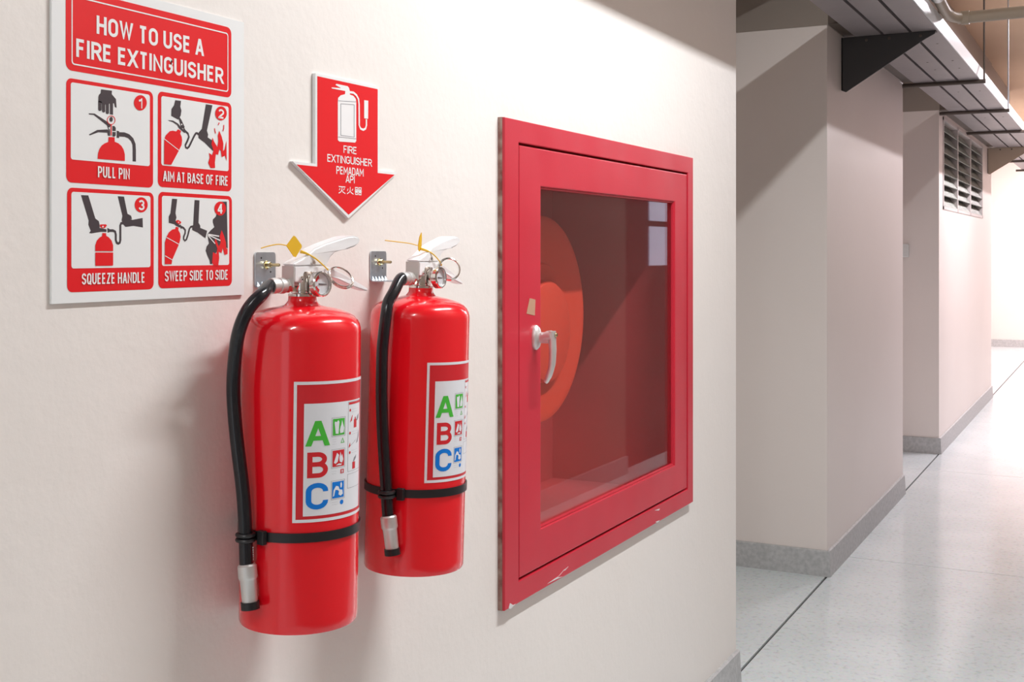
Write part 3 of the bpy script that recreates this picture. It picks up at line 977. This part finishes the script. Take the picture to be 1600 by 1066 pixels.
for k in range(5 * 24):
    a = 2 * PI * k / 24
    pts.append((0.110 + 0.022 * (k / 24), 0.14 * math.cos(a), 0.14 * math.sin(a)))
tube(bm, pts, 0.012, 8)
obj('coiled_hose', bm, 'black', reel, True)
bm = bmesh.new()
tube(bm, [(0, 0, 0.05), (0, 0, -0.05)], [0.010, 0.010], 12)
tube(bm, [(0, -0.0, 0.0), (0.04, 0, 0.0)], [0.014, 0.014], 12)
v = thing('reel_valve', 'small brass valve beneath the hose reel inside the cabinet', 'valve', (-0.30, 2.60, 0.93))
obj('valve_body', bm, 'brass', v, True)
bm = tube(bmesh.new(), [(-0.0, 0, -0.05), (0, 0, -0.272)], 0.009, 10)
obj('valve_pipe', bm, 'cabin', v, True)

# ------------------------------------------------------------ extinguishers
def extinguisher(label, blabel, xc, yc, z0, R, rot, tilt, hose_px, nozzle_px, hw, plate, tagdef, ringdef):
    """xc,yc: axis at the neck; rot: turn about the axis; tilt: foot leans in to the wall"""
    H = 0.3905
    e = thing('fire_extinguisher', label, 'fire extinguisher', (xc, yc, z0 + H), 'fire extinguishers hanging side by side')
    # local frame has its origin at the neck base
    Mx = Matrix.Rotation(tilt[0], 4, 'X') @ Matrix.Rotation(tilt[1], 4, 'Y') @ Matrix.Rotation(rot, 4, 'Z')
    Mi = Mx.inverted()
    e.location = (xc, yc, z0 + H)
    e.rotation_euler = Mx.to_euler()
    T = Matrix.Translation(e.location) @ Mx
    Ti = T.inverted()
    def part(name, bm, m, par=None, smooth=False):
        return obj(name, bm, m, par or e, smooth)
    k = R / 0.0737
    prof = [(0, -H + .006), (R * .80, -H + .006), (R * .97, -H + .0015), (R * .985, -H), (R, -H + .003), (R, -H + 0.012), (R, -0.0310),
            (R * .994, -.0265), (R * .975, -.0215), (R * .94, -.0168), (R * .88, -.0122), (R * .80, -.0088), (R * .70, -.0060), (R * .57, -.0032), (R * .42, -.0010), (R * .31, .0008),
            (.0200, .0035), (.0178, .0065), (.0175, .0120), (0.0, .0120)]
    body = part('cylinder_body', lathe(bmesh.new(), prof, 96), 'red', None, True)
    # ---- label wrapped on the cylinder: drawn in (degrees, z)
    A0, rotd = -59.5, math.degrees(rot)
    base = -47.5
    def wrap(bm, dr):
        for d in range(-2, 100, 3):
            bmesh.ops.bisect_plane(bm, geom=bm.verts[:] + bm.edges[:] + bm.faces[:], plane_co=(d + .01, 0, 0), plane_no=(1, 0, 0))
        for q in bm.verts:
            a = math.radians(base + q.co.x)
            rr = R + dr + q.co.z
            q.co = Vector((rr * math.cos(a), rr * math.sin(a), q.co.y - (z0 + H)))
        bmesh.ops.triangulate(bm, faces=bm.faces[:])
        bm.normal_update()
        for fc in bm.faces:
            c = fc.calc_center_median()
            if fc.normal.x * c.x + fc.normal.y * c.y < 0:
                fc.normal_flip()
        return bm
    def draw(name, fn, dr, m, par):
        bm = bmesh.new()
        fn(bm)
        wrap(bm, dr)
        return part(name, bm, m, par)
    dg = math.degrees(1 / R)
    lt = draw('label', lambda bm: flat_poly(bm, [(0, .9425), (92, .9425), (92, 1.1110), (0, 1.1110)]), 0.00025, 'lred', None)
    def f(bm):
        ring_poly(bm, [(0, .9425), (92, .9425), (92, 1.1110), (0, 1.1110)], [(2.9, .9462), (89.1, .9462), (89.1, 1.1073), (2.9, 1.1073)])
    draw('label_border', f, 0.0005, 'lab_white', lt)
    draw('label_field', lambda bm: flat_poly(bm, rrect(9.6, 83, .9500, 1.0846, 0.0012)), 0.0005, 'lab_white', lt)
    def f(bm): text_into(bm, 'A', 11.9, 34.0, 1.0335, 1.0637, 0.195)
    draw('letter', f, 0.0007, 'green', lt)
    def f(bm): text_into(bm, 'B', 13.0, 33.0, .9955, 1.0262, 0.195)
    draw('letter', f, 0.0007, 'lred', lt)
    def f(bm): text_into(bm, 'C', 12.0, 33.6, .9575, .9893, 0.195)
    draw('letter', f, 0.0007, 'blue', lt)
    ics = [('green', 1.0445, 1.0645), ('lred', 1.0065, 1.0262), ('blue', .9685, .9882)]
    for ic, (mm, za, zb) in enumerate(ics):
        def sq(bm): flat_poly(bm, rrect(37.8, 51.8, za, zb, 0.0012))
        s_ = draw('hazard_square', sq, 0.0007, mm, lt)
        def U(x, y): return (37.8 + 14.0 * x, za + (zb - za) * y)
        def f(bm):
            if ic == 0:
                flat_poly(bm, [U(*p) for p in [(.15,.85),(.12,.75),(.22,.1),(.45,.08),(.52,.80),(.42,.92),(.3,.8)]])
                flat_poly(bm, [U(*p) for p in [(.6,.1),(.9,.12),(.95,.4),(.85,.65),(.75,.9),(.68,.6),(.62,.5),(.56,.3)]])
            elif ic == 1:
                flat_poly(bm, [U(*p) for p in [(.1,.25),(.35,.85),(.52,.7),(.42,.3),(.25,.18)]])
                flat_poly(bm, [U(*p) for p in [(.58,.3),(.55,.5),(.65,.9),(.72,.6),(.8,.75),(.9,.4),(.8,.2),(.65,.25)]])
                flat_poly(bm, [U(*p) for p in [(.25,.08),(.7,.06),(.8,.14),(.5,.18)]])
            else:
                flat_poly(bm, [U(*p) for p in [(.05,.1),(.1,.5),(.3,.75),(.5,.7),(.6,.5),(.85,.45),(.9,.2),(.7,.1),(.5,.2),(.55,.4),(.4,.5),(.25,.5),(.15,.15)]])
                flat_poly(bm, [U(*p) for p in [(.68,.6),(.66,.85),(.74,.95),(.82,.8),(.78,.6)]])
        draw('hazard_picture', f, 0.0009, 'lab_white', s_)
    def f(bm):
        for (_, za, zb) in ics:
            ring_poly(bm, rrect(36.6, 53.0, za - .0016, zb + .0016, .0014), rrect(36.9, 52.7, za - .0013, zb + .0013, .0012))
        for zz, ws_ in ((1.0385, (4.8, 4.3, 4.8)), (1.0000, (5.5, 5.0)), (.9625, (7.5, 8.0))):
            for q, w in enumerate(ws_):
                text_into(bm, 'nnnnnnn', 37.2, 37.2 + w, zz - q * .0028, zz - q * .0028 + .0012, 0.12)
        # instruction column
        ring_poly(bm, rrect(57, 84, .9975, 1.0830, .0015), rrect(57.35, 83.65, .9978, 1.0827, .0013))
        ring_poly(bm, rrect(57, 84, .9770, .9945, .0015), rrect(57.35, 83.65, .9773, .9942, .0013))
        for zz in (1.072, 1.0445, 1.0215):
            for q in range(2):
                text_into(bm, 'nnnnnnnnn', 62.5, 76, zz - q * .0030, zz - q * .0030 + .0012, 0.12)
        flat_poly(bm, [(66, 1.008), (68, 1.013), (73, 1.016), (72, 1.012), (69, 1.009)])
        flat_poly(bm, [(72, 1.030), (76, 1.036), (79, 1.046), (79.5, 1.038), (76, 1.031)])
        flat_poly(bm, [(72, 1.058), (75, 1.064), (79, 1.066), (78, 1.061), (75, 1.058)])
        flat_poly(bm, [(60, 1.0285), (70, 1.034), (74, 1.0365), (70, 1.0335), (60, 1.0280)])
    draw('small_print', f, 0.0007, 'grey_print', lt)
    def f(bm):
        flat_poly(bm, rrect(58, 83, 1.0795, 1.0822, .0004))
        for zz in (1.0725, 1.0445, 1.0205):
            flat_poly(bm, ellipse(60.2, zz, 1.3, .0018, 12))
        flat_poly(bm, [(61, 1.060), (60.2, 1.0575), (63, 1.0595), (64.4, 1.066), (63.6, 1.066)])
        flat_poly(bm, rrect(67, 73, 1.050, 1.060, .001))
        flat_poly(bm, [(68.5, 1.060), (71.5, 1.060), (70.8, 1.063), (69.2, 1.063)])
        flat_poly(bm, [(58.5, 1.0265), (61, 1.0285), (60.5, 1.033), (58.6, 1.0290)])
        flat_poly(bm, rrect(65, 70.5, .9995, 1.008, .001))
        flat_poly(bm, rrect(47.2, 51.4, .9975, 1.0025, .0006))
    draw('red_print', f, 0.0007, 'lred', lt)
    def f(bm): text_into(bm, 'B', 48.3, 50.3, .9983, 1.0017, 0.2)
    draw('white_print', f, 0.0009, 'lab_white', lt)
    draw('blue_print', lambda bm: flat_poly(bm, ellipse(49.2, .9625, 2.3, .0028)), 0.0007, 'blue', lt)
    def f(bm):
        a, b = [(47, 1.0345), (52, 1.0345), (49.5, 1.041)], [(48.0, 1.0352), (51.0, 1.0352), (49.5, 1.0393)]
        ring_poly(bm, a, b)
    draw('green_print', f, 0.0007, 'green', lt)
    # ---- valve
    def lb(x0, x1, y0_, y1_, za, zb, bev=0.001): return B(x0, x1, y0_, y1_, za, zb, bev=bev)
    valve = part('valve_body', lathe(bmesh.new(), [(0.0, .0121), (.0178, .0121), (.0178, .0150), (.0140, .0165), (.0140, .0185), (.0150, .0195), (.0150, .0400), (.0135, .0430), (0, .0430)], 12), 'chrome', None, True)
    bm = bmesh.new()
    lathe(bm, [(0, 0), (.0085, 0), (.0085, .012), (.0098, .013), (.0098, .017), (0, .017)], 6, axis_mtx((0, -.012, .0255), (0, -1, 0)))
    part('hose_nut', bm, 'chrome', valve, False)
    # lower handle: U channel with pale steel end, curved tail
    bm = bmesh.new()
    poly = [(-.0225, .0300), (.018, .0280), (.030, .0375), (.045, .0345), (.062, .0285), (.080, .0225), (.098, .0180), (.106, .0165), (.107, .0190), (.098, .0235), (.082, .0300), (.064, .0380), (.045, .0450), (.032, .0490), (.020, .0500), (-.0225, .0500)]
    hwid = 0.0115
    def wd_(y): return hwid if y < .05 else hwid * (1 - .35 * (y - .05) / .057)
    prism(bm, poly, lambda p: (-wd_(p[0]), p[0], p[1]), lambda p: (wd_(p[0]), p[0], p[1]))
    bmesh.ops.bevel(bm, geom=[q for q in bm.edges if len(q.link_faces) == 2 and q.calc_face_angle(0) > 1.2], offset=0.0012, segments=2, affect='EDGES')
    lh = part('carry_handle', bm, 'white', None, True)
    part('handle_end_plate', lb(-.0112, .0112, -.0245, -.0226, .0235, .0500, 0.0006), 'greyend', lh)
    bm = bmesh.new()
    bm.free()
    for at_, to_ in (((.0115, -.0120, .0350), (1, 0, 0)), ((.0118, .0060, .0400), (1, 0, 0)), ((-.0115, -.0120, .0350), (-1, 0, 0)), ((-.0090, -.0246, .0300), (0, -1, 0))):
        part('rivet', lathe(bmesh.new(), [(0, .0025), (.0028, .002), (.0030, 0)], 10, axis_mtx(at_, to_)), 'chrome', lh, True)
    # squeeze lever
    bm = bmesh.new()
    poly = [(-.0245, .0500), (-.0245, .0520), (-.0200, .0555), (-.0110, .0590), (.0015, .0665), (.0100, .0722), (.0266, .0782), (.0437, .0830), (.0630, .0880), (.0745, .0893), (.0820, .0878), (.0852, .0845), (.0835, .0800), (.0763, .0752), (.0661, .0722), (.0540, .0702), (.0440, .0675), (.0370, .0615), (.0320, .0530), (.0300, .0500)]
    def wt(y): return .0112 + .0030 * max(0, min(1, (y - .03) / .04))
    prism(bm, poly, lambda p: (-wt(p[0]), p[0], p[1]), lambda p: (wt(p[0]), p[0], p[1]))
    bmesh.ops.bevel(bm, geom=[q for q in bm.edges if len(q.link_faces) == 2 and q.calc_face_angle(0) > 1.2], offset=0.0022, segments=3, affect='EDGES')
    part('squeeze_lever', bm, 'white', None, True)
    bm = lathe(bmesh.new(), [(0, .0022), (.0026, .0022), (.003, 0)], 10, axis_mtx((.0112, .0065, .0545), (1, 0, 0)))
    part('lever_pivot', bm, 'chrome', None, True)
    # pressure gauge
    gp, gd = Vector((.0145, .006, .0270)), Vector((1, 0.04, 0.06))
    gm = axis_mtx(gp, gd)
    g_ = part('pressure_gauge', lathe(bmesh.new(), [(0, 0), (.004, 0), (.004, .006), (.0145, .0065), (.0160, .0080), (.0160, .0150), (.0148, .0165), (.0136, .0165), (.0132, .0120), (0, .0118)], 32, gm), 'chrome', None, True)
    part('gauge_dial', lathe(bmesh.new(), [(.0130, .0123), (0, .0124)], 28, gm), 'lab_white', g_, True)
    bm = bmesh.new()
    for a0, a1 in ((200, 250), (-70, -20)):
        pts_o = [(.0118 * math.cos(math.radians(a0 + (a1 - a0) * q / 8)), .0118 * math.sin(math.radians(a0 + (a1 - a0) * q / 8))) for q in range(9)]
        pts_i = [(p[0] * .62, p[1] * .62) for p in pts_o]
        vo = [bm.verts.new((p[0], p[1], .0126)) for p in pts_o]
        vi = [bm.verts.new((p[0], p[1], .0126)) for p in pts_i]
        for q in range(8): bm.faces.new((vo[q], vo[q + 1], vi[q + 1], vi[q]))
    bmesh.ops.transform(bm, matrix=gm, verts=bm.verts)
    part('dial_marks', bm, 'lred', g_)
    part('gauge_needle', tube(bmesh.new(), [gm @ Vector((0, -.004, .0130)), gm @ Vector((0, .009, .0130))], [.0008, .0003], 6), 'pdark', g_)
    part('gauge_lens', lathe(bmesh.new(), [(.0138, .0150), (.010, .0160), (.005, .0165), (0, .0166)], 28, gm), 'lens', g_, True)
    # pull pin and ring
    part('pull_pin', tube(bmesh.new(), [(-.013, .0270, .0455), (.0165, .0270, .0455)], .0013, 8), 'chrome', None, True)
    c, nrm, ra, rb = ringdef
    rm = axis_mtx(c, nrm)
    bm = bmesh.new()
    tube(bm, [rm @ Vector((ra * math.cos(2 * PI * q / 40), rb * math.sin(2 * PI * q / 40), 0)) for q in range(40)], .0011, 8, closed=True)
    tube(bm, [rm @ Vector((ra * .93 * math.cos(2 * PI * q / 40), rb * .93 * math.sin(2 * PI * q / 40), .0020)) for q in range(40)], .0011, 8, closed=True)
    part('pin_ring', bm, 'chrome', None, True)
    # yellow seal
    ctr, quad, tail, lead = tagdef
    sl = part('seal_tag', prism(bmesh.new(), quad, lambda p: (ctr[0], ctr[1] + p[0], ctr[2] + p[1]), lambda p: (ctr[0] + .0012, ctr[1] + p[0], ctr[2] + p[1])), 'yellow')
    part('seal_strip', tube(bmesh.new(), smoothpath(tail, 6), .0007, 6), 'yellow', sl, True)
    n = len(smoothpath(lead, 6))
    part('seal_strip', tube(bmesh.new(), smoothpath(lead, 6), [.0022 - .0013 * min(1, q / 8) for q in range(n)], 6), 'yellow', sl, True)
    # ---- hose: points measured on the photo carried onto a sleeve round the axis
    def sleeve(px, py, rho):
        tt, uu = (px - 800) / FPX, (393 - py) / FPX
        o_ = Vector((1, 0, CAM_H)); d_ = Vector((-SN + tt * CS, CS + tt * SN, uu))
        o2, d2 = Ti @ o_, (Ti.to_3x3() @ d_)
        a = d2.x ** 2 + d2.y ** 2; b = 2 * (o2.x * d2.x + o2.y * d2.y); c = o2.x ** 2 + o2.y ** 2 - rho * rho
        ds = b * b - 4 * a * c
        kk = (-b - math.sqrt(ds)) / (2 * a) if ds > 0 else -b / (2 * a)
        return o2 + d2 * kk
    hp = [Vector((0, -.030, .0255)), Vector((0, -.042, .0255)), Vector((0, -.0535, .0248))] + [sleeve(*p) for p in hose_px]
    pth = smoothpath(hp, 6)
    hs = part('hose', tube(bmesh.new(), pth, hw, 20), 'black', None, True)
    part('hose_ferrule', tube(bmesh.new(), [Vector((0, -.0285, .0255)), Vector((0, -.031, .0255)), Vector((0, -.038, .0256)), Vector((0, -.0385, .0256)), Vector((0, -.0440, .0257)), Vector((0, -.0500, .0252))],
         [hw * 1.02, hw * 1.2, hw * 1.2, hw * 1.05, hw * 1.2, hw * 1.16], 18), 'alu', hs, True)
    a, b = sleeve(*nozzle_px[0]), sleeve(*nozzle_px[1])
    d_ = (b - a).normalized()
    L = (b - a).length
    part('nozzle', tube(bmesh.new(), [a - d_ * .002, a, a + d_ * L * .32, a + d_ * L * .36, a + d_ * L * .40, b], [hw * 1.15, hw * 1.38, hw * 1.38, hw * 1.30, hw * 1.20, hw * 1.12], 20), 'alu', hs, True)
    part('nozzle_tip', tube(bmesh.new(), [b, b + d_ * .009], [hw * 1.32, hw * 1.32], 20), 'strap', hs, True)
    if nozzle_px[0][0] < 500:
        bm = bmesh.new()
        for q in range(6):
            c_ = sleeve(383.8, 856 + q * 3.6, .088) + (Mx.to_3x3().inverted() @ Vector((.72, .30, 0)).normalized()) * (hw + .0001)
            box(bm, c_.x - .0004, c_.x + .0004, c_.y - .0011, c_.y + .0011, c_.z - (.0011 if q % 2 else .0006), c_.z + .0010)
        part('small_print', bm, 'pwhite', hs)
    # strap with hose clip
    zs = .1165 - H
    bm = lathe(bmesh.new(), [(R + .0006, -.0056), (R + .0024, -.0056), (R + .0024, .0056), (R + .0006, .0056), (R + .0006, -.0056)], 96)
    bmesh.ops.translate(bm, verts=bm.verts, vec=(0, 0, zs))
    st = part('strap', bm, 'strap', None, True)
    # clip sits where the hose crosses the strap
    near = min(pth, key=lambda q: abs(q.z - zs))
    rad = Vector((near.x, near.y, 0)).normalized()
    tan = Vector((-rad.y, rad.x, 0))
    bm = bmesh.new()
    cl = []
    for q in range(25):
        an = math.radians(-200 + 220 * q / 24)
        cl.append(Vector((near.x, near.y, zs)) + tan * math.cos(math.radians(q * 15)) * (hw + .0015) + rad * math.sin(math.radians(q * 15)) * (hw + .0015))
    for zz in (-.003, .003):
        tube(bm, [p + Vector((0, 0, zz)) for p in cl[:-1]], .0026, 8, closed=True)
    part('hose_clip', bm, 'strap', st, True)
    side = tan if tan.y > 0 or tan.x > 0 else -tan
    pc = rad * (R + .0045) + side * (hw + .009)
    bm = box(bmesh.new(), -.0055, .0055, -.0035, .0035, -.0085, .0085, bev=.0012)
    q = Matrix((side, rad, Vector((0, 0, 1)))).transposed().to_4x4()
    bmesh.ops.transform(bm, matrix=Matrix.Translation(pc + Vector((0, 0, zs))) @ q, verts=bm.verts)
    part('strap_buckle', bm, 'strap', st)
    # ---- bracket on the wall (stays put when the bottle is lifted off)
    y0_, y1_, za, zb = plate
    yc_ = (y0_ + y1_) / 2
    br = thing('wall_hook', blabel, 'wall hook', (0, yc_, za), 'galvanised hook plates behind the extinguishers')
    bm = bmesh.new()
    poly = rrect(y0_, y1_, za, zb, .004, 3)
    prism(bm, poly, lambda p: (.0006, p[0], p[1]), lambda p: (.0026, p[0], p[1]))
    pl = rel('hook_plate', bm, 'galv', br)
    bm = bmesh.new()
    box(bm, .0026, xc - .030, y0_ + .002, y1_ - .002, za, za + .002)
    box(bm, xc - .032, xc - .030, y0_ + .008, y1_ - .006, za, za + .012)
    rel('hook_arm', bm, 'galv', br)
    bm = bmesh.new()
    for q in range(5):
        yy = y0_ + .004 + (y1_ - y0_ - .008) * q / 4
        lathe(bm, [(0, .006), (.004, 0)], 6, axis_mtx((.003, yy, za + .002), (0, 0, 1)))
    rel('bent_teeth', bm, 'galv', br)
    sy, szz = y0_ + (y1_ - y0_) * .55, za + (zb - za) * .64
    rel('washer', lathe(bmesh.new(), [(0, .0012), (.0055, .0012), (.0060, 0)], 16, axis_mtx((.0027, sy, szz), (1, 0, 0))), 'brass', br, True)
    rel('nut', lathe(bmesh.new(), [(0, .0060), (.0036, .0060), (.0042, .0050), (.0042, 0)], 6, axis_mtx((.0038, sy, szz), (1, 0, 0))), 'brass', br)
    rel('bolt', lathe(bmesh.new(), [(0, .0200), (.0016, .0200), (.0022, .0190), (.0022, 0)], 10, axis_mtx((.0038, sy, szz), (1, 0, 0))), 'brass', br, True)
    bm = bmesh.new()
    for qy, qz in ((.28, .84), (.74, .44)):
        lathe(bm, [(0, .0003), (.0014, .0003)], 10, axis_mtx((.0026, y0_ + (y1_ - y0_) * qy, za + (zb - za) * qz), (1, 0, 0)))
    rel('screw_hole', bm, 'joint', br)
    return e

extinguisher('nearer red fire extinguisher, hanging closest to the instruction poster, black hose on its left side',
             'galvanised hook plate beside the poster, behind the nearer extinguisher',
             0.0835, 1.199, 0.808, 0.0735, math.radians(-12), (-math.radians(.35), math.radians(.6)),
             [(408, 461, .076), (396, 473, .086), (386, 487, .092), (376.5, 508, .096), (370, 534, .097), (366, 571, .096), (364.5, 609, .095), (366.5, 650, .094), (371.5, 700, .092),
              (379, 762, .090), (382, 800, .089), (383.5, 834, .088), (385, 884, .088)],
             [(386, 884, .088), (390.5, 940, .088)], .0083,
             (1.2065, 1.2475, 1.2195, 1.2655),
             ((.006, -.018, .074), [(-.0145, .0010), (-.0030, .0135), (-.0005, .0125), (.0095, .0020), (.0100, -.0005), (.0005, -.0130), (-.0025, -.0125)],
              [(.006, -.030, .0750), (.004, -.042, .0765), (.002, -.055, .0745), (0, -.066, .0715)],
              [(.007, -.010, .0680), (.010, -.001, .0650), (.013, .010, .0590), (.016, .021, .0500), (.017, .027, .0450)]),
             (Vector((.024, .0420, .0350)), Vector((.62, -.45, .62)), .0185, .0130))
extinguisher('farther red fire extinguisher, hanging closest to the hose cabinet, black hose across its front',
             'galvanised hook plate behind the farther extinguisher',
             0.0880, 1.473, 0.811, 0.0722, math.radians(-1.5), (-math.radians(.9), math.radians(1.2)),
             [(615, 457, .073), (607, 472, .083), (604, 487, .088), (600.5, 515, .091), (597.5, 548, .091), (596.5, 590, .090), (596.5, 628, .089), (598.5, 683, .087),
              (602, 740, .0855), (604.5, 780, .0855), (606.5, 808, .0855)],
             [(607, 808, .0855), (612.5, 857, .0855)], .0083,
             (1.4705, 1.5120, 1.2215, 1.2670),
             ((.004, -.014, .074), [(-.003, .000), (.000, .012), (.0045, .0185), (.0055, .012), (.0050, -.002), (.001, -.009), (-.002, -.007)],
              [(.004, -.018, .0735), (.002, -.035, .0760), (.000, -.060, .0775), (-.004, -.088, .0790)],
              [(.005, -.012, .0690), (.010, .002, .0655), (.014, .012, .0600), (.017, .024, .0500), (.018, .027, .0450)]),
             (Vector((.026, .0340, .0400)), Vector((.66, -.72, .10)), .0165, .0165))

# prints and specks too small to take apart piece by piece
for o in list(COL.objects):
    if o.type == 'MESH' and o.name.split('.')[0] in _SMALL:
        o['kind'] = 'stuff'
